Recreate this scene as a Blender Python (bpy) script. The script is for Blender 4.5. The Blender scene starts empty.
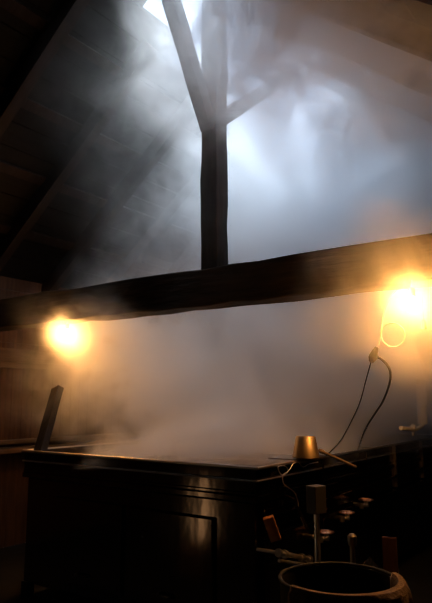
import bpy, bmesh, math, random
from mathutils import Vector, Matrix
random.seed(7)
S = bpy.context.scene
COL = S.collection

# ------------------------------------------------------------------ camera
F = 600.0
PITCH = math.atan(99 / 600.0)
HEAD = math.radians(54.6)
CAM = Vector((-3.458, -2.136, 1.65))
cd = bpy.data.cameras.new('camera')
cam = bpy.data.objects.new('camera', cd)
COL.objects.link(cam)
cam.location = CAM
cam.rotation_euler = (math.pi / 2 + PITCH, 0, -HEAD)
cd.sensor_fit = 'VERTICAL'
cd.sensor_height = 36.0
cd.lens = 36.0 * F / 603.0
cd.clip_start = 0.05
S.camera = cam

def ray(px, py):
    u = (px - 216) / F; v = (301.5 - py) / F
    X = u; Y = math.cos(PITCH) - v * math.sin(PITCH); Z = math.sin(PITCH) + v * math.cos(PITCH)
    return Vector((X * math.cos(HEAD) + Y * math.sin(HEAD), -X * math.sin(HEAD) + Y * math.cos(HEAD), Z))

def at(px, py, **k):
    d = ray(px, py); (ax, v), = k.items(); i = 'xyz'.index(ax)
    return CAM + d * ((v - CAM[i]) / d[i])

# ------------------------------------------------------------------ sky, daylight, exposure
w = bpy.data.worlds.new('sky'); S.world = w
w.use_nodes = True
bg = w.node_tree.nodes['Background']
bg.inputs['Color'].default_value = (0.62, 0.76, 1.0, 1)
bg.inputs['Strength'].default_value = 3.0
S.view_settings.view_transform = 'Standard'
S.view_settings.look = 'None'
S.view_settings.exposure = 0.0
S.view_settings.gamma = 1.0
S.view_settings.use_curve_mapping = False
S.cycles.volume_bounces = 5
S.cycles.max_bounces = 8
S.cycles.diffuse_bounces = 3
S.cycles.glossy_bounces = 3
S.cycles.volume_max_steps = 160
S.cycles.volume_step_rate = 0.35
S.cycles.use_denoising = True
S.cycles.use_adaptive_sampling = False
S.cycles.sample_clamp_indirect = 4.0

RIDGE_Y = 0.74
LEFT_Y = 4.0; RIGHT_Y = -2.9; BACK_X = 6.6; FRONT_X = -5.6
EAVE_Z = 3.0; SLOPE = 0.8
RIDGE_Z = EAVE_Z + (LEFT_Y - RIDGE_Y) * SLOPE
VENT = (0.25, 4.4, 0.25, 0.66)    # x0, x1 and width right and left of the ridge of the open vent

def area(name, loc, rot, sx, sy, power, color, spread=180):
    l = bpy.data.lights.new(name, 'AREA'); l.spread = math.radians(spread); l.shape = 'RECTANGLE'; l.size = sx; l.size_y = sy
    l.energy = power; l.color = color
    o = bpy.data.objects.new(name, l); COL.objects.link(o); o.location = loc; o.rotation_euler = rot
    return o
# overcast sky light falling in through the open ridge vent
area('vent_daylight', ((VENT[0] + VENT[1]) / 2, RIDGE_Y + (VENT[3] - VENT[2]) / 2, RIDGE_Z + 0.35), (0, 0, 0), VENT[1] - VENT[0], VENT[2] + VENT[3], 460, (0.76, 0.88, 1.0), 120)
# hazy sun from beyond the far gable, slanting in through the vent
sl = bpy.data.lights.new('sun', 'SUN'); sl.energy = 11.0; sl.angle = math.radians(28); sl.color = (0.80, 0.90, 1.0)
so_ = bpy.data.objects.new('sun', sl); COL.objects.link(so_)
so_.rotation_euler = Vector((-.60, -.30, -.74)).to_track_quat('-Z', 'Y').to_euler()

# ------------------------------------------------------------------ materials
def new_mat(name):
    m = bpy.data.materials.new(name); m.use_nodes = True
    return m, m.node_tree.nodes, m.node_tree.links, m.node_tree.nodes['Principled BSDF']

def wood(name, c0, c1, scale=(1, 1, 12), rough=0.75, bump=0.3):
    m, N, L, b = new_mat(name)
    tc = N.new('ShaderNodeTexCoord'); mp = N.new('ShaderNodeMapping'); mp.inputs['Scale'].default_value = scale
    n = N.new('ShaderNodeTexNoise'); n.inputs['Scale'].default_value = 3; n.inputs['Detail'].default_value = 6
    r = N.new('ShaderNodeValToRGB'); r.color_ramp.elements[0].color = (*c0, 1); r.color_ramp.elements[1].color = (*c1, 1)
    r.color_ramp.elements[0].position = .3; r.color_ramp.elements[1].position = .7
    bp = N.new('ShaderNodeBump'); bp.inputs['Strength'].default_value = bump; bp.inputs['Distance'].default_value = .02
    L.new(tc.outputs['Object'], mp.inputs[0]); L.new(mp.outputs[0], n.inputs['Vector']); L.new(n.outputs['Fac'], r.inputs[0])
    L.new(r.outputs[0], b.inputs['Base Color']); L.new(n.outputs['Fac'], bp.inputs['Height']); L.new(bp.outputs[0], b.inputs['Normal'])
    b.inputs['Roughness'].default_value = rough; b.inputs['Specular IOR Level'].default_value = .15
    return m

def metal(name, c, rough=.3, metallic=1.0, noise=0.15, bump=0.0, bscale=(2, 2, 2)):
    m, N, L, b = new_mat(name)
    tc = N.new('ShaderNodeTexCoord'); mp = N.new('ShaderNodeMapping'); mp.inputs['Scale'].default_value = bscale
    n = N.new('ShaderNodeTexNoise'); n.inputs['Scale'].default_value = 4; n.inputs['Detail'].default_value = 3
    L.new(tc.outputs['Object'], mp.inputs[0]); L.new(mp.outputs[0], n.inputs['Vector'])
    mr = N.new('ShaderNodeMapRange'); mr.inputs['To Min'].default_value = max(0.03, rough - noise); mr.inputs['To Max'].default_value = rough + noise
    L.new(n.outputs['Fac'], mr.inputs['Value']); L.new(mr.outputs[0], b.inputs['Roughness'])
    if bump:
        bp = N.new('ShaderNodeBump'); bp.inputs['Strength'].default_value = bump; bp.inputs['Distance'].default_value = .05
        L.new(n.outputs['Fac'], bp.inputs['Height']); L.new(bp.outputs[0], b.inputs['Normal'])
    b.inputs['Base Color'].default_value = (*c, 1); b.inputs['Metallic'].default_value = metallic
    return m

M = {}
M['beam'] = wood('hewn_beam', (0.0158, 0.0091, 0.0049), (0.0385, 0.0217, 0.0112), (8, 1, 8), bump=.6)
M['post'] = wood('hewn_post', (0.0095, 0.0059, 0.0038), (0.0252, 0.0147, 0.0095), (8, 8, 1), bump=.6)
M['brace'] = wood('brace_wood', (0.0120, 0.0084, 0.0060), (0.0240, 0.0168, 0.0120), (6, 6, 1))
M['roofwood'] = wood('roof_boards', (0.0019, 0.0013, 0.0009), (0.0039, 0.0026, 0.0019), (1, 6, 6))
M['rafter'] = wood('rafter_wood', (0.0105, 0.0053, 0.0033), (0.0187, 0.0094, 0.0059), (8, 1, 1))
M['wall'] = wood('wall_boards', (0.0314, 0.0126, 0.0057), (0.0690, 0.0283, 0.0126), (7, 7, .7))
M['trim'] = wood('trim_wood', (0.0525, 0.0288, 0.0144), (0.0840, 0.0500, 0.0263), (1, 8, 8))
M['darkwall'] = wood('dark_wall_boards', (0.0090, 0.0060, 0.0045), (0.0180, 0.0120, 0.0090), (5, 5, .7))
M['floor'] = wood('concrete_floor', (0.0060, 0.0054, 0.0048), (0.0108, 0.0096, 0.0084), (1, 1, 1), .8)
M['paddle'] = wood('leaning_timber', (0.0032, 0.0014, 0.0009), (0.0072, 0.0032, 0.0018), (8, 8, 1))
M['pale'] = wood('orange_wood', (0.2100, 0.0840, 0.0315), (0.3500, 0.1540, 0.0630), (8, 8, 1))
M['redplank'] = wood('red_plank', (0.0350, 0.0123, 0.0070), (0.0630, 0.0210, 0.0123), (8, 8, 1))
M['cloth'] = wood('felt_cloth', (0.1260, 0.0770, 0.0455), (0.1610, 0.1050, 0.0630), (20, 20, 20), .95, .5)
M['black'] = metal('blackened_steel', (.010, .008, .007), .30, .5, .08, .35, (1.2, .8, .5))
M['drum'] = metal('dark_drum', (.008, .006, .005), .6, 0)
M['drum'].node_tree.nodes['Principled BSDF'].inputs['Specular IOR Level'].default_value = .15
M['polish'] = metal('polished_dark_steel', (.09, .07, .055), .13, 1.0, .04, .09, (1.1, .9, .45))
M['steel'] = metal('brushed_steel', (.42, .36, .31), .34, 1, .1, .1)
M['chrome'] = metal('chrome', (.92, .86, .78), .3, 1, .08)
M['galv'] = metal('galvanised_steel', (.75, .75, .78), .3)
M['copper'] = metal('copper', (.80, .42, .24), .34)
M['brass'] = metal('brass', (.34, .24, .14), .48, 1, .1)
M['pipe'] = metal('white_pipe', (.8, .76, .7), .5, 0.0)
M['wire'] = metal('bare_wire', (.8, .72, .62), .45)
M['bag'] = metal('black_plastic', (.006, .006, .007), .12, 0, .06)
M['whitecord'] = metal('white_cord', (.75, .68, .55), .5, 0)
M['blackcord'] = metal('black_cord', (.02, .016, .012), .5, 0)
M['box'] = metal('grey_box', (.035, .03, .027), .5, .2)
M['syrup'] = metal('sap', (.10, .05, .02), .1, 0)

def emit(name, c, s):
    m, N, L, b = new_mat(name)
    b.inputs['Emission Color'].default_value = (*c, 1); b.inputs['Emission Strength'].default_value = s
    b.inputs['Base Color'].default_value = (*c, 1)
    return m
M['bulb'] = emit('lit_bulb', (1, .62, .25), 60)
M['streak_lamp'] = emit('streak_lamp_glass', (1, .66, .36), 2.5)  # glow of the added, unseen lamp that makes the evaporator streak

# ------------------------------------------------------------------ mesh helpers
class MB:
    def __init__(s): s.b = bmesh.new()
    def box(s, x0, x1, y0, y1, z0, z1):
        vs = [s.b.verts.new((x, y, z)) for x in (x0, x1) for y in (y0, y1) for z in (z0, z1)]
        for f in ((0, 1, 3, 2), (4, 6, 7, 5), (0, 4, 5, 1), (2, 3, 7, 6), (0, 2, 6, 4), (1, 5, 7, 3)):
            s.b.faces.new([vs[i] for i in f])
        return s
    def bar(s, p, q, wd, ht, up=(0, 0, 1), wob=0.0, seg=1):
        p = Vector(p); q = Vector(q); d = (q - p).normalized(); up = Vector(up)
        sx = d.cross(up).normalized(); uu = sx.cross(d).normalized()
        rings = []
        for i in range(seg + 1):
            c = p.lerp(q, i / seg)
            ring = []
            for a, b_ in ((-1, -1), (1, -1), (1, 1), (-1, 1)):
                v = c + sx * (a * wd / 2 + random.uniform(-wob, wob)) + uu * (b_ * ht / 2 + random.uniform(-wob, wob))
                ring.append(s.b.verts.new(v))
            rings.append(ring)
        for r0, r1 in zip(rings, rings[1:]):
            for i in range(4): s.b.faces.new((r0[i], r0[(i + 1) % 4], r1[(i + 1) % 4], r1[i]))
        s.b.faces.new(rings[0][::-1]); s.b.faces.new(rings[-1])
        return s
    def tube(s, pts, r, n=10, closed=False):
        pts = [Vector(p) for p in pts]; rings = []; m = len(pts)
        prev = None
        for i, p in enumerate(pts):
            if closed: d = pts[(i + 1) % m] - pts[i - 1]
            else: d = pts[min(i + 1, m - 1)] - pts[max(i - 1, 0)]
            d.normalize()
            a = prev - d * prev.dot(d) if prev is not None else d.orthogonal()
            if a.length < 1e-5: a = d.orthogonal()
            a.normalize(); prev = a; b_ = d.cross(a)
            rr = r[i] if isinstance(r, (list, tuple)) else r
            rings.append([s.b.verts.new(p + (a * math.cos(t) + b_ * math.sin(t)) * rr) for t in [2 * math.pi * k / n for k in range(n)]])
        for i in range(m if closed else m - 1):
            r0, r1 = rings[i], rings[(i + 1) % m]
            for k in range(n): s.b.faces.new((r0[k], r0[(k + 1) % n], r1[(k + 1) % n], r1[k]))
        if not closed: s.b.faces.new(rings[0][::-1]); s.b.faces.new(rings[-1])
        return s
    def lathe(s, prof, c=(0, 0, 0), n=40, a0=0, a1=2 * math.pi):
        full = abs(a1 - a0 - 2 * math.pi) < 1e-4; k = n if full else n + 1; rings = []
        for r, z in prof:
            if r < 1e-5: rings.append([s.b.verts.new((c[0], c[1], c[2] + z))]); continue
            rings.append([s.b.verts.new((c[0] + r * math.cos(a0 + (a1 - a0) * i / n), c[1] + r * math.sin(a0 + (a1 - a0) * i / n), c[2] + z)) for i in range(k)])
        for r0, r1 in zip(rings, rings[1:]):
            for i in range(n):
                j = (i + 1) % k
                q = []
                for v in (r0[i % len(r0)], r0[j % len(r0)], r1[j % len(r1)], r1[i % len(r1)]):
                    if v not in q: q.append(v)
                if len(q) > 2: s.b.faces.new(q)
        return s
    def build(s, name, mat, parent=None, bevel=0, smooth=False, loc=None):
        bmesh.ops.recalc_face_normals(s.b, faces=s.b.faces)
        me = bpy.data.meshes.new(name); s.b.to_mesh(me); s.b.free()
        me.materials.append(mat)
        o = bpy.data.objects.new(name, me); COL.objects.link(o)
        if loc is not None:                       # origin at loc, mesh was made in place
            me.transform(Matrix.Translation(-Vector(loc))); o.location = loc
        if parent is not None:
            o.parent = parent
            if loc is None: o.location = -parent.location
            else: o.location = Vector(loc) - parent.location
        if bevel:
            bv = o.modifiers.new('bevel', 'BEVEL'); bv.width = bevel; bv.segments = 2
        if smooth:
            for p in me.polygons: p.use_smooth = True
            me.set_sharp_from_angle(angle=math.radians(40))
        return o

def tag(o, label=None, cat=None, group=None, kind=None):
    if label: o['label'] = label
    if cat: o['category'] = cat
    if group: o['group'] = group
    if kind: o['kind'] = kind
    return o
def empty(name, loc, label, cat, group=None):
    o = bpy.data.objects.new(name, None); COL.objects.link(o); o.location = loc; o.empty_display_size = .1
    return tag(o, label, cat, group)
def spline(pts, n=10):
    P = [Vector(p) for p in pts]; P = [2 * P[0] - P[1]] + P + [2 * P[-1] - P[-2]]; out = []
    for i in range(1, len(P) - 2):
        a, b, c, d = P[i - 1:i + 3]
        for k in range(n):
            t = k / n
            out.append(.5 * ((2 * b) + (c - a) * t + (2 * a - 5 * b + 4 * c - d) * t * t + (3 * b - a - 3 * c + d) * t ** 3))
    out.append(P[-2]); return out

# ------------------------------------------------------------------ the setting
tag(MB().box(FRONT_X, BACK_X, RIGHT_Y, LEFT_Y, -.1, 0).build('floor', M['floor']), kind='structure')
# left wall: vertical boards below a rail, horizontal boards above
b = MB()
x = FRONT_X
while x < BACK_X:
    b.box(x, min(x + .146, BACK_X), LEFT_Y, LEFT_Y + .03, 0, 2.12); x += .15
z = 2.12
while z < EAVE_Z + .2:
    b.box(FRONT_X, BACK_X, LEFT_Y - .012, LEFT_Y + .03, z, z + .205); z += .21
b.box(FRONT_X, BACK_X, LEFT_Y + .03, LEFT_Y + .12, 0, EAVE_Z + .2)
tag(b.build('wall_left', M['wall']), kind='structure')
tag(MB().box(FRONT_X, BACK_X, LEFT_Y - .06, LEFT_Y - .012, 2.10, 2.15).box(FRONT_X, BACK_X, LEFT_Y - .035, LEFT_Y - .01, 2.15, 2.26).box(FRONT_X, BACK_X, LEFT_Y - .04, LEFT_Y, 2.03, 2.10).build('trim_1', M['trim'], bevel=.006), kind='structure')
tag(MB().box(FRONT_X, BACK_X, LEFT_Y - .22, LEFT_Y, 1.06, 1.12).box(FRONT_X, BACK_X, LEFT_Y - .16, LEFT_Y, 1.16, 1.20).build('trim_2', M['trim'], bevel=.006), kind='structure')
def gable(name, x0, x1):
    prof = [(RIGHT_Y, 0), (LEFT_Y, 0), (LEFT_Y, EAVE_Z + .1), (RIDGE_Y, RIDGE_Z + .1), (RIGHT_Y, RIDGE_Z + .1 - (RIDGE_Y - RIGHT_Y) * SLOPE)]
    m = MB(); r0 = [m.b.verts.new((x0, y, z)) for y, z in prof]; r1 = [m.b.verts.new((x1, y, z)) for y, z in prof]
    for i in range(5): m.b.faces.new((r0[i], r0[(i + 1) % 5], r1[(i + 1) % 5], r1[i]))
    m.b.faces.new(r0); m.b.faces.new(r1)
    tag(m.build(name, M['darkwall']), kind='structure')
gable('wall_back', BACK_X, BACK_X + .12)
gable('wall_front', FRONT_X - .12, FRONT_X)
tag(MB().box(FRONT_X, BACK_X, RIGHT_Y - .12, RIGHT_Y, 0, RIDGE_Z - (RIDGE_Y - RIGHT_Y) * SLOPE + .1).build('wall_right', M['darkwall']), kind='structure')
# roof boards, both slopes, with the long vent left open at the ridge
def roofz(y): return RIDGE_Z - abs(y - RIDGE_Y) * SLOPE
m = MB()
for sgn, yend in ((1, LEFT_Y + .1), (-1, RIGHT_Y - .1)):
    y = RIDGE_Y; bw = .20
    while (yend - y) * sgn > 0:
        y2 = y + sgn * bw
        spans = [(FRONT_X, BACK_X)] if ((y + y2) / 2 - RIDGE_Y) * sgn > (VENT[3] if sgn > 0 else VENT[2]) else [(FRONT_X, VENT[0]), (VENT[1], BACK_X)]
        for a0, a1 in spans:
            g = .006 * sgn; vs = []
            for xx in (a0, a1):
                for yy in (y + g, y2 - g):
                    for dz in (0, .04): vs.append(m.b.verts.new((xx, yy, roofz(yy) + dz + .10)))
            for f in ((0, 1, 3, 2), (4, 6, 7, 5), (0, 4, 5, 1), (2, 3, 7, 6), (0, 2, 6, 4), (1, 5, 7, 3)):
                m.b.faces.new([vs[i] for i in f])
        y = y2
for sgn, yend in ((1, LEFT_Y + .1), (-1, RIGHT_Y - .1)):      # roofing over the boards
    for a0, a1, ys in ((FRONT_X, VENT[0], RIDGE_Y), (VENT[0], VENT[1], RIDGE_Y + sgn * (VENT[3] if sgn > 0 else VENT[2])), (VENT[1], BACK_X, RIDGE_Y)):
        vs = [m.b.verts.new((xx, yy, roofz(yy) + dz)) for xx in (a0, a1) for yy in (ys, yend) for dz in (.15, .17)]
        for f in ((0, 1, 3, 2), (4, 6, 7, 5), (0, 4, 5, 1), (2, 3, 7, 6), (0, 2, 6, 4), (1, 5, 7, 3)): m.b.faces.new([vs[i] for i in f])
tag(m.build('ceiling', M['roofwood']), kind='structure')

# battens across the underside of the left slope
for i, (yy, lab) in enumerate(((3.45, 'lowest roof batten just above the left wall'), (2.9, 'second roof batten up the dark left slope'), (2.35, 'third roof batten up the dark left slope'), (1.8, 'highest roof batten on the left slope, below the vent'))):
    o = MB().bar((FRONT_X + .02, yy, roofz(yy) + .075), (BACK_X - .02, yy, roofz(yy) + .075), .10, .04, (0, SLOPE, 1)).build('roof_batten', M['rafter'], loc=(0, yy, roofz(yy)))
    tag(o, lab, 'batten', 'roof battens')
raf = [(-4.0, 'rafter nearest the front wall'), (-3.1, 'rafter over the near end of the room'), (-2.2, 'third rafter from the front wall'), (-1.3, 'rafter before the vent'), (-.4, 'rafter just before the bright vent opening'), (.5, 'rafter at the king post, rising to the ridge over the beam'), (1.4, 'first rafter behind the king post'), (2.3, 'second rafter behind the king post'), (3.2, 'third rafter behind the king post'), (4.1, 'fourth rafter behind the king post'), (5.0, 'rafter beyond the far end of the vent'), (5.9, 'rafter nearest the back wall')]
for xx, lab in raf:
    for sgn, yend, sd in ((1, LEFT_Y, 'left roof slope'), (-1, RIGHT_Y, 'right roof slope')):
        if sgn < 0 and xx < -1: continue
        y0 = RIDGE_Y + sgn * .03
        if VENT[0] < xx < VENT[1]: y0 = RIDGE_Y + sgn * ((VENT[3] if sgn > 0 else VENT[2]) + .04)      # stops at the vent
        y1 = yend - sgn * .02
        o = MB().bar((xx, y0, roofz(y0) - .03), (xx, y1, roofz(y1) - .03), .11, .16).build('rafter', M['rafter'], loc=(xx, y1, roofz(y1)))
        tag(o, ('dark ' + lab + ', ' + sd).replace('rafter at the king post, rising to the ridge over the beam', 'rafter rising to the ridge over the beam'), 'rafter', 'rafters')

# ------------------------------------------------------------------ timber frame
bx = .5
o = MB().bar((bx + .1, RIGHT_Y + .02, 2.575), (bx + .1, LEFT_Y - .06, 2.60), .22, .32, wob=.012, seg=26).build('tie_beam', M['beam'], bevel=.012)
tag(o, 'thick dark hewn horizontal beam crossing above the steaming pan', 'beam')
o = MB().bar((bx + .09, .76, 2.74), (bx + .09, .76, RIDGE_Z - .12), .17, .17, up=(0, 1, 0), wob=.006, seg=14).build('king_post', M['post'], bevel=.008)
tag(o, 'upright dark wooden post standing on the beam, fading into steam', 'post')
p0 = Vector((bx + .02, .76, 3.98)); p1 = at(170, -6, y=.78)
o = MB().bar(p0, p1 + (p1 - p0) * .15, .11, .13, wob=.004, seg=6).build('diagonal_brace', M['brace'], bevel=.006)
tag(o, 'grey diagonal brace leaning up and left from the post', 'brace', 'diagonal braces of the post')
p0 = Vector((bx + .16, .76, 4.12)); p1 = at(276, 83, y=.76)
o = MB().bar(p0, p1 + (p1 - p0) * .45, .10, .12, wob=.004, seg=6).build('diagonal_brace', M['brace'], bevel=.006)
tag(o, 'short hazy brace rising right from the post into steam', 'brace', 'diagonal braces of the post')
o = MB().bar((-1.6, RIDGE_Y, RIDGE_Z - .06), (BACK_X - .02, RIDGE_Y, RIDGE_Z - .06), .06, .16).build('ridge_beam', M['brace'])
tag(o, 'ridge board running along the top of the roof over the vent', 'beam')
pk = at(5, 249, y=3.85); pk2 = at(17, 258, y=3.85); pk3 = at(18, 268, y=3.9)
o = MB().tube(spline([(pk.x - .1, LEFT_Y - .015, pk.z + .02), pk, pk2, pk3, (pk3.x, LEFT_Y - .015, pk3.z - .06)], 6), .022, 8).build('wall_bracket', M['redplank'], smooth=True)
tag(o, 'small curved reddish bracket on the dark left wall', 'bracket')

# ------------------------------------------------------------------ evaporator
PW, PL = 2.40, 4.6
ev = empty('evaporator', (0, 0, 0), 'long black sap evaporator with a steaming open pan on top', 'evaporator')
MB().box(.03, PL - .03, .03, PW - .03, .12, .99).build('firebox_body', M['polish'], ev, bevel=.015)
f = MB().box(-.01, PL, -.01, PW, .99, 1.03); f.box(.0, PL, 0, PW, 1.03, 1.055); f.build('ledge', M['polish'], ev, bevel=.006)
m = MB(); t = .012
m.box(0.01, PL, .01, .01 + t, 1.055, 1.21).box(.01, PL, PW - t, PW, 1.055, 1.21).box(.01, .01 + t, .01 + t, PW - t, 1.055, 1.21).box(PL - t, PL, .01 + t, PW - t, 1.055, 1.21).box(.02, PL - t, .02, PW - t, 1.055, 1.065)
for xx in (1.25, 2.5): m.box(xx, xx + .008, .02, PW - t, 1.065, 1.19)
m.build('pan', M['polish'], ev)
m = MB()
for q in (((-.012, -.012), (PL, -.012)), ((PL, -.012), (PL, PW)), ((PL, PW), (-.012, PW)), ((-.012, PW), (-.012, -.012))):
    m.tube([(q[0][0], q[0][1], 1.212), (q[1][0], q[1][1], 1.212)], .011, 10)
m.build('pan_rim', M['steel'], ev, smooth=True)
m = MB()
m.tube([(-.012, -.012, 1.13), (PL, -.012, 1.13)], .006, 8).tube([(-.012, -.012, 1.13), (-.012, PW, 1.13)], .006, 8)
m.build('pan_bead', M['steel'], ev, smooth=True)
MB().box(.03, PL - .02, .03, PW - .02, 1.066, 1.12).build('boiling_sap', M['syrup'], ev)
tag(MB().box(.50, 1.0, -.02, .20, 1.224, 1.232).build('cover_plate', M['steel'], ev), 'thin steel plate on the pan corner')
# side panels of the long side, with upright ribs and a ledge
for i, (xa, xb) in enumerate(((.10, .95), (.98, 1.85), (1.88, 2.62), (2.65, 3.5), (3.53, 4.5))):
    m = MB().box(xa, xb, .0, .03, .80, .97).box(xa, xb, -.004, .03, .14, .76)
    m.build('side_panel', M['polish'], ev, bevel=.006)
for xx in (.965, 1.865, 2.635, 3.515, 4.3):
    MB().box(xx - .012, xx + .012, -.022, .03, .80, 1.2).build('rib', M['polish'] if xx < 2 else M['steel'], ev, bevel=.003)
MB().box(.03, PL - .03, -.045, .03, .765, .785).build('side_ledge', M['polish'], ev, bevel=.003)
MB().tube([(.06, -.035, .91), (PL - .2, -.035, .91)], .014, 8).build('side_rail', M['polish'], ev, smooth=True)
for xx in (.06, 2.3, PL - .1):
    for yy in (.06, PW - .06):
        MB().box(xx - .04, xx + .04, yy - .04, yy + .04, 0, .13).build('foot', M['black'], ev, bevel=.004)
# front fire doors (x = 0 side)
for ya, yb in ((.35, 1.15), (1.2, 2.0)):
    d = MB().box(.0, .032, ya, yb, .2, .86).build('fire_door', M['polish'], ev, bevel=.012)
    h = MB().tube(spline([(.0, (ya + yb) / 2 - .07, .3), (-.03, (ya + yb) / 2 - .05, .3), (-.03, (ya + yb) / 2 + .05, .3), (.0, (ya + yb) / 2 + .07, .3)], 5), .009, 8).build('handle', M['black'], d, smooth=True)
    h.location = (0, 0, 0)
# gas valves on the long side
def valve(px, py):
    c = at(px, py, y=-.11)
    v = MB().tube([c + Vector((0, .11, -.01)), c + Vector((0, -.02, -.01))], .016, 12).tube([c + Vector((-.06, .02, -.012)), c + Vector((.06, .02, -.012))], .013, 12).tube([c + Vector((0, 0, -.02)), c + Vector((0, 0, .035))], .009, 10).tube([c + Vector((-.05, .02, -.03)), c + Vector((-.05, .02, .01))], .019, 12).tube([c + Vector((.05, .02, -.03)), c + Vector((.05, .02, .01))], .019, 12).build('valve', M['chrome'], ev, smooth=True)
    k = []
    for i in range(28):
        a = 2 * math.pi * i / 28; rr = .052 + .005 * math.cos(6 * a)
        k.append(c + Vector((rr * math.cos(a), rr * math.sin(a), .035)))
    hw = MB().tube(k, .007, 8, closed=True)
    for i in range(3):
        a = math.pi * i / 3; d = Vector((math.cos(a), math.sin(a), 0)) * .05
        hw.tube([c + d + Vector((0, 0, .035)), c - d + Vector((0, 0, .035))], .004, 6)
    hw.build('handwheel', M['copper'], v, smooth=True).location = (0, 0, 0)
for p in ((326, 537), (347, 517), (366, 504)): valve(*p)
# gas manifold pipes below
a_ = at(279, 553, y=-.16); b_ = at(309, 559, y=-.16)
m = MB().tube([a_, b_], [.016, .016], 12).tube([a_ + Vector((0, 0, -.045)) , b_ + Vector((.02, 0, -.045))], .011, 12)
for k in (0, .18, .75, 1):
    c = a_.lerp(b_, k); d = (b_ - a_).normalized() * .014; m.tube([c - d, c + d], .026, 8)
m.tube([a_, (a_.x, .0, a_.z)], .012, 10)
tag(m.build('drain_pipe', M['chrome'], ev, smooth=True), 'bright chrome pipe fitting low on the side')

# ------------------------------------------------------------------ lamps under the beam
def hanging_lamp(px, py, xx, label, power, knob=False):
    c = at(px, py, x=xx)
    t_ = empty('hanging_bulb', c, label, 'lamp', 'bare bulbs under the beam')
    MB().lathe([(0, -.065), (.022, -.061), (.038, -.045), (.045, -.02), (.038, .006), (.022, .024), (.015, .034), (0, .034)], c, 24).build('bulb', M['bulb'], t_, smooth=True)
    MB().lathe([(0, .035), (.019, .035), (.021, .06), (.019, .085), (.008, .095), (0, .095)], c, 20).build('socket', M['blackcord'], t_, smooth=True)
    MB().tube([c + Vector((0, 0, .09)), c + Vector((0, 0, .12)), (c.x + .03, c.y, max(c.z + .14, 2.43))], .005, 6).build('cord', M['whitecord'], t_)
    if knob:
        MB().tube([c + Vector((.02, 0, .05)), c + Vector((.02, -.062, .03)), c + Vector((.02, -.062, -.13))], .002, 6).tube([c + Vector((.02, -.062, -.12)), c + Vector((.02, -.062, -.18))], [.011, .016], 10).build('pull_knob', M['whitecord'], t_, smooth=True)
    l = bpy.data.lights.new('bulb_light', 'POINT'); l.energy = power; l.color = (1, .43, .095); l.shadow_soft_size = .05
    lo = bpy.data.objects.new('bulb_light', l); COL.objects.link(lo); lo.parent = t_; lo.location = (0, 0, -.012)
    return c
LL = hanging_lamp(67, 333, .56, 'glowing bare bulb in steam at the left end of the beam', 760)
LR = hanging_lamp(412, 302, .42, 'glowing bare bulb at the right end of the beam, beside the coiled cord', 640, True)

# ------------------------------------------------------------------ cords
def P(px, py, x): return at(px, py, x=x)
pts = [Vector((LR.x, LR.y + .02, LR.z + .09)), P(396, 291, .42), P(387, 305, .42), P(382, 325, .42), P(379, 345, .42)]
m = MB().tube(spline(pts, 8), .0035, 6)
cc = P(393, 335, .42); R_ = P(405, 335, .42) - cc; U_ = Vector((0, 0, R_.length))
m.tube([cc + R_ * math.cos(a) + U_ * math.sin(a) for a in [2 * math.pi * i / 40 for i in range(40)]], .003, 6, closed=True)
wc = m.build('lamp_cord', M['whitecord'], smooth=True)
tag(wc, 'thin white cord with a round loop hanging left of the right bulb', 'cord')
a0 = P(377, 347, .42); a1 = P(371, 362, .42)
ax = (a1 - a0)
plug = MB().tube([a0, a0 + ax * .25, a0 + ax * .7, a1], [.012, .022, .03, .018], 12).build('plug', M['blackcord'], wc, smooth=True)
m = MB().tube(spline([P(375, 357, .44), P(381, 359, .44), P(389, 368, .5), P(390, 381, .6), P(383, 401, .9), P(374, 415, 1.3), P(365, 430, 1.7), P(358, 449, 2.2)], 10), .009, 8)
tag(m.build('extension_cord', M['blackcord'], smooth=True), 'black cord curving down from the plug to the pan rim', 'cord')
m = MB().tube(spline([P(371, 362, .43), P(366, 380, .5), P(360, 402, .6), P(352, 420, .7), P(341, 440, .85), P(330, 452, 1.0), P(319, 461, 1.05)], 10), .005, 6)
tag(m.build('thin_cord', M['blackcord'], smooth=True), 'thinner dark cord sagging from the plug to the copper-coloured dipper', 'cord')

# ------------------------------------------------------------------ things on the pan
c = at(306, 457.5, z=1.234)
dp = empty('dipper', c, 'tapered brass dipper upside down on the pan corner, long handle', 'dipper')
MB().lathe([(.098, 0), (.102, .004), (.100, .012), (.074, .150), (.068, .156), (0, .158), (0, .150), (.066, .148), (.094, .006), (.098, 0)], c, 40).build('cup', M['brass'], dp, smooth=True)
h0 = c + Vector((.06, -.085, .05)); h1 = at(356, 467, y=-.30)
MB().tube([h0, h0.lerp(h1, .5) , h1], [.011, .011, .010], 12).tube([h0 + (h0 - h1) * .02, h0 + (h1 - h0) * .1], .016, 12).build('handle', M['brass'], dp, smooth=True)

m = MB()
def W(px, py, y): return at(px, py, y=y)
m.tube(spline([W(318, 462, -.02), W(309, 464, -.03), W(303, 467, -.03), W(298, 462, -.03), W(293, 464, -.03), W(290, 469, -.03), W(284, 475, -.03), W(280, 473, -.03), W(278, 467, -.03), W(285, 466, -.03), W(288, 471, -.03), W(283, 475, -.035), W(284, 484, -.04), W(294, 492, -.05), W(298, 502, -.06), W(299, 512, -.07), W(304, 526, -.08)], 8), .0026, 6)
tag(m.build('bare_wire', M['wire'], smooth=True), 'thin kinked bare wire looping over the near side of the pan', 'wire')
a0 = W(268, 517, -.08); a1 = W(276, 540, -.10)
o = MB().bar(a0, a1, .07, .035, up=(-1, -.6, 0)).build('wooden_block', M['pale'], bevel=.004, loc=a0)
tag(o, 'small tilted orange wooden block hung on the evaporator near its corner', 'wood block')
a0 = W(293, 498, -.06); a1 = W(307, 528, -.09)
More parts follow.
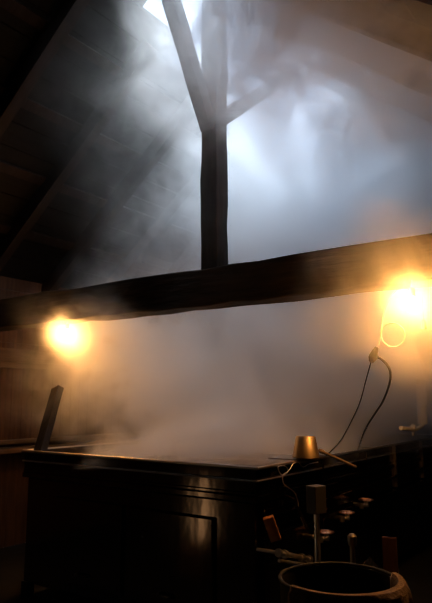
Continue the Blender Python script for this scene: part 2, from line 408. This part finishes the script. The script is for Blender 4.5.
o = MB().bar(a0, a1, .02, .012, up=(-1, -.6, 0)).tube([a0, a0 + Vector((0, .05, .01))], .006, 6).build('scraper', M['rafter'], bevel=.002)
tag(o, 'slim dark wooden scraper hanging beside the wire', 'tool')

# leaning timber at the far left corner
a0 = at(41.5, 447, y=2.32); a1 = at(57.5, 389, y=2.50)
d = (a1 - a0).normalized(); foot = a0 - d * ((a0.z - 1.13) / d.z)
tm = MB().bar(foot, a1, .115, .07, up=(-1, 0, 0), wob=.002, seg=6).build('leaning_timber', M['paddle'], bevel=.008)
tag(tm, 'dark square timber standing tilted in the pan at its left corner', 'timber')
tag(MB().bar(a1 - d * .002, a1 + d * .006, .112, .067, up=(-1, 0, 0)).build('end_grain', M['trim'], tm), 'pale end grain')

# feed pipe at the far right
q0 = at(422, 381, y=-.25); q1 = at(423, 424, y=-.25); zt = 2.6
fp = empty('feed_pipe', (q1.x, q1.y, q1.z), 'pale upright pipe bending into the pan at the right edge', 'pipe')
MB().tube([(q1.x, q1.y, q1.z), (q1.x, q1.y, q0.z), (q1.x, q1.y, q0.z + .02)], [.05, .05, .04], 16).build('sleeve', M['pipe'], fp, smooth=True)
g0 = at(401, 428, y=-.25); g1 = at(416, 429, y=-.25)
MB().tube(spline([g0, g1 + Vector((-.12, 0, .0)), g1, Vector((q1.x - .02, q1.y, q1.z - .01)), Vector((q1.x, q1.y, q1.z + .05))], 6), .02, 12).build('spout', M['pipe'], fp, smooth=True)
k0 = at(413, 425, y=-.25)
MB().tube([k0 + Vector((0, 0, .01)), k0 + Vector((0, 0, -.10))], .013, 8).tube([k0 + Vector((-.02, 0, -.02)), k0 + Vector((.02, 0, -.02))], .028, 10).build('bracket', M['chrome'], fp, smooth=True)

# ------------------------------------------------------------------ foreground
# control box on a steel pole
t0 = at(316, 490, x=-.14)
px_, py_ = t0.x, t0.y
bt = at(316, 513, x=-.14).z; tp = at(316, 489, x=-.14).z
st = empty('box_stand', (px_, py_, 0), 'dark square box on an upright steel pole behind the drum', 'stand')
MB().tube([(px_, py_, 0.02), (px_, py_, bt)], .017, 16).build('pole', M['galv'], st, smooth=True)
r = MB(); hw = .046
cth = math.radians(20)
for_dir = Vector((math.cos(cth), math.sin(cth), 0))
r.bar((px_, py_, bt), (px_, py_, tp + .02), 2 * hw, 2 * hw * .8, up=(.3, 1, 0))
r.build('box', M['box'], st, bevel=.004)
MB().lathe([(0, 0), (.15, 0), (.15, .012), (.03, .03), (.02, .05), (0, .05)], (px_, py_, 0), 32).build('base', M['galv'], st, smooth=True)
# second short rod
s0 = at(352, 536, x=-.25)
sr = empty('rod_stand', (s0.x, s0.y, 0), 'short dark rod with a capped top right of the box pole', 'stand')
MB().tube([(s0.x, s0.y, .02), (s0.x, s0.y, s0.z - .02)], .014, 12).build('rod', M['steel'], sr, smooth=True)
MB().lathe([(0, -.05), (.019, -.05), (.024, -.03), (.024, 0), (.012, .012), (0, .013)], s0, 20).build('cap', M['steel'], sr, smooth=True)
MB().lathe([(0, 0), (.12, 0), (.12, .012), (.02, .03), (0, .03)], (s0.x, s0.y, 0), 28).build('base', M['steel'], sr, smooth=True)

# drum with a felt cloth over its near rim
DZ = .80
dc = at(339, 579, z=DZ); DR = (at(397.5, 579, z=DZ) - at(280.5, 579, z=DZ)).length / 2
dr = empty('steel_drum', (dc.x, dc.y, 0), 'open dark round drum in the foreground, empty inside', 'drum')
prof = [(0, .02), (DR - .02, .02), (DR - .005, .0), (DR, .03)]
for zz in (.27, .53): prof += [(DR, zz - .02), (DR + .01, zz), (DR, zz + .02)]
prof += [(DR, DZ - .01), (DR - .006, DZ - .01), (DR - .006, .035), (0, .035)]
MB().lathe(prof, (dc.x, dc.y, 0), 64).build('shell', M['drum'], dr, smooth=True)
MB().tube([(dc.x + DR * math.cos(a), dc.y + DR * math.sin(a), DZ) for a in [2 * math.pi * i / 72 for i in range(72)]], .009, 8, closed=True).build('rolled_rim', M['drum'], dr, smooth=True)
# cloth: azimuths facing the camera and to its right
view = math.atan2(CAM.y - dc.y, CAM.x - dc.x)
m = MB(); rings = []
n = 60; A0 = view - math.radians(48); A1 = view + math.radians(112)
for i in range(n + 1):
    k = i / n; a = A0 + (A1 - A0) * k
    wv = .006 * math.sin(a * 17) + .004 * math.sin(a * 31 + 1)
    dep = .03 + .13 * math.sin(math.pi * min(1, k * 1.0)) ** .6
    col = []; br = .035 * math.exp(-((k - .62) / .25) ** 2)
    for rr, zz in ((DR - .014, DZ - .05 - dep * .4), (DR - .013, DZ - .01), (DR - .004, DZ + .012), (DR + .012 + br * .5, DZ + .012), (DR + .016 + br + wv * .3, DZ - .008), (DR + .024 + br + wv, DZ - dep * .5), (DR + .034 + br + wv * 2.0, DZ - dep - .12)):
        col.append(m.b.verts.new((dc.x + rr * math.cos(a), dc.y + rr * math.sin(a), zz)))
    rings.append(col)
for r0, r1 in zip(rings, rings[1:]):
    for i in range(len(r0) - 1): m.b.faces.new((r0[i], r1[i], r1[i + 1], r0[i + 1]))
cl = m.build('filter_cloth', M['cloth'], smooth=True)
so = cl.modifiers.new('solid', 'SOLIDIFY'); so.thickness = .004; so.offset = 1
tag(cl, 'tan felt cloth folded over the near rim of the drum', 'cloth')

# black plastic sack beyond the drum, catching small glints
bc = at(368, 530, y=-.52); bc.z = 0
m = MB(); bmesh.ops.create_icosphere(m.b, subdivisions=4, radius=1)
from mathutils import noise as NZ
for v in m.b.verts:
    q = v.co.copy(); k = 1 + .16 * NZ.noise(q * 2.2) + .10 * abs(NZ.noise(q * 5.1)) + .04 * NZ.noise(q * 11)
    v.co = Vector((q.x * .21 * k, q.y * .21 * k, .30 + q.z * .30 * k)) + Vector((bc.x, bc.y, 0))
    if v.co.z > .5: s_ = max(.15, 1 - (v.co.z - .5) * 6); v.co.x = bc.x + (v.co.x - bc.x) * s_; v.co.y = bc.y + (v.co.y - bc.y) * s_
    v.co.z = max(v.co.z, .002)
o = m.build('plastic_sack', M['bag'], smooth=True)
for p_ in o.data.polygons: p_.use_smooth = False
tag(o, 'crumpled shiny black plastic sack standing below the valves', 'sack')
# reddish plank standing at the right
k0 = at(391, 538, y=-.72)
o = MB().bar((k0.x, k0.y, .0), (k0.x + .02, k0.y + .02, k0.z), .09, .03, up=(-1, -.3, 0)).build('standing_plank', M['redplank'], bevel=.004)
tag(o, 'dark reddish plank standing upright right of the sack', 'plank')

# lantern and crate added out of view to mirror a streak in the evaporator
pr = at(202, 512, x=0); d = ray(202, 512).normalized(); rf = Vector((-d.x, d.y, d.z)); lp = pr + rf * 1.85
lc = Vector((lp.x, lp.y, .30))
la = empty('added_streak_lamp', (lc.x, lc.y, .30), 'unseen added lantern on a wooden crate in front of the evaporator', 'streak_lamp')
MB().lathe([(0, .03), (.035, .03), (.058, .12), (.052, .3), (.04, .55), (.03, .60), (0, .60)], lc, 24).build('glass', M['streak_lamp'], la, smooth=True)
MB().lathe([(0, 0), (.09, 0), (.09, .025), (.07, .03), (0, .03)], lc, 24).build('base', M['brass'], la, smooth=True)
MB().lathe([(0, .60), (.05, .60), (.03, .68), (0, .68)], lc, 24).build('cap', M['brass'], la, smooth=True)
m = MB().box(lc.x - .2, lc.x + .2, lc.y - .15, lc.y + .15, .28, .30)
for zz in (.02, .11, .20): m.box(lc.x - .2, lc.x + .2, lc.y - .15, lc.y - .135, zz, zz + .07).box(lc.x - .2, lc.x + .2, lc.y + .135, lc.y + .15, zz, zz + .07).box(lc.x - .2, lc.x - .185, lc.y - .135, lc.y + .135, zz, zz + .07).box(lc.x + .185, lc.x + .2, lc.y - .135, lc.y + .135, zz, zz + .07)
for sx in (-.185, .185):
    for sy in (-.135, .135): m.box(lc.x + sx - .014, lc.x + sx + .014, lc.y + sy - .014, lc.y + sy + .014, 0, .28)
tag(m.build('added_crate', M['trim']), 'unseen added crate under the lantern', 'crate')

# ------------------------------------------------------------------ steam
sm = bpy.data.materials.new('steam'); sm.use_nodes = True
N = sm.node_tree.nodes; L = sm.node_tree.links
N.clear()
out = N.new('ShaderNodeOutputMaterial'); vs = N.new('ShaderNodeVolumeScatter')
vs.inputs['Color'].default_value = (.965, .94, .895, 1); vs.inputs['Anisotropy'].default_value = .25
L.new(vs.outputs[0], out.inputs['Volume'])
geo = N.new('ShaderNodeNewGeometry')
def math_(op, a, b=None, clamp=False):
    n = N.new('ShaderNodeMath'); n.operation = op; n.use_clamp = clamp
    for i, q in enumerate((a, b)):
        if q is None: continue
        if isinstance(q, (int, float)): n.inputs[i].default_value = q
        else: L.new(q, n.inputs[i])
    return n.outputs[0]
def vmath(op, a, b):
    n = N.new('ShaderNodeVectorMath'); n.operation = op
    for i, q in enumerate((a, b)):
        if isinstance(q, tuple): n.inputs[i].default_value = q
        elif q is not None: L.new(q, n.inputs[i])
    return n
wn = N.new('ShaderNodeTexNoise'); wn.inputs['Scale'].default_value = 1.1; wn.inputs['Detail'].default_value = 2
L.new(geo.outputs['Position'], wn.inputs['Vector'])
wv = vmath('SUBTRACT', wn.outputs['Color'], (.5, .5, .5)).outputs[0]
wv = vmath('MULTIPLY', wv, (1.3, 1.3, 1.3)).outputs[0]
PP = vmath('ADD', geo.outputs['Position'], wv).outputs[0]
dn = N.new('ShaderNodeTexNoise'); dn.inputs['Scale'].default_value = 3.4; dn.inputs['Detail'].default_value = 6; dn.inputs['Roughness'].default_value = .66
L.new(PP, dn.inputs['Vector'])
def blob(c, r, d, soft=.55, plain=False):
    q = vmath('SUBTRACT', geo.outputs['Position'] if plain else PP, tuple(c)).outputs[0]
    q = vmath('DIVIDE', q, tuple(r)).outputs[0]
    ln = vmath('LENGTH', q, None).outputs['Value']
    mr = N.new('ShaderNodeMapRange'); mr.interpolation_type = 'SMOOTHSTEP'
    mr.inputs['From Min'].default_value = soft; mr.inputs['From Max'].default_value = 1.0
    mr.inputs['To Min'].default_value = d; mr.inputs['To Max'].default_value = 0
    L.new(ln, mr.inputs['Value'])
    return mr.outputs[0]
BL = [((1.5, .7, 4.4), (2.9, 2.5, 2.3), .20, .0),     # thin haze all round
      ((2.7, 1.1, 1.7), (2.7, 1.7, 1.5), 1.5, .6),     # over the pan
      ((2.4, 1.3, 1.1), (2.45, 1.45, .6), 2.4, .8),     # low over the sap
      ((3.1, 1.0, 3.6), (2.4, 1.6, 1.9), 2.4, .5),     # rising
      ((2.6, 2.1, 3.5), (1.9, 1.4, 1.4), 1.1, .3),     # drifting to the left slope
      ((2.5, .4, 5.0), (2.8, 1.95, 1.5), 1.4, .5),     # under the ridge
      ((.15, .15, 4.75), (1.15, 1.20, 1.5), 4.4, .1),     # under the near end of the vent
      ((.7, -.7, 4.2), (1.4, 1.2, 1.1), 1.9, .2),     # against the right slope
      ((1.8, -.9, 3.5), (1.3, 1.2, 1.3), .8, .3),     # drifting under the right slope
      ((1.15, 2.45, 2.15), (1.2, 1.15, 1.2), 1.8, .25),     # round the left bulb
      ((2.1, -.1, 2.0), (1.1, .8, .8), 1.2, .3),     # below the right bulb
      ((.6, -.8, 2.3), (.9, .8, .7), .8, .2),     # round the right bulb
      (LL, (.32, .32, .32), 5.0, .1, True), (LR, (.27, .27, .27), 3.2, .1, True)]
tot = None
for b_ in BL:
    q = blob(*b_); tot = q if tot is None else math_('ADD', tot, q)
cn = N.new('ShaderNodeMapRange'); cn.inputs['From Min'].default_value = .40; cn.inputs['From Max'].default_value = .62
cn.inputs['To Min'].default_value = .28; cn.inputs['To Max'].default_value = 1.6
L.new(dn.outputs['Fac'], cn.inputs['Value'])
den = math_('MULTIPLY', tot, cn.outputs[0])
L.new(den, vs.inputs['Density'])
stm = MB().box(-.6, 6.2, -2.0, 3.85, 1.13, RIDGE_Z + .25).build('steam', sm)
tag(stm, 'billowing white steam rising from the pan to the roof vent', 'steam', kind='stuff')
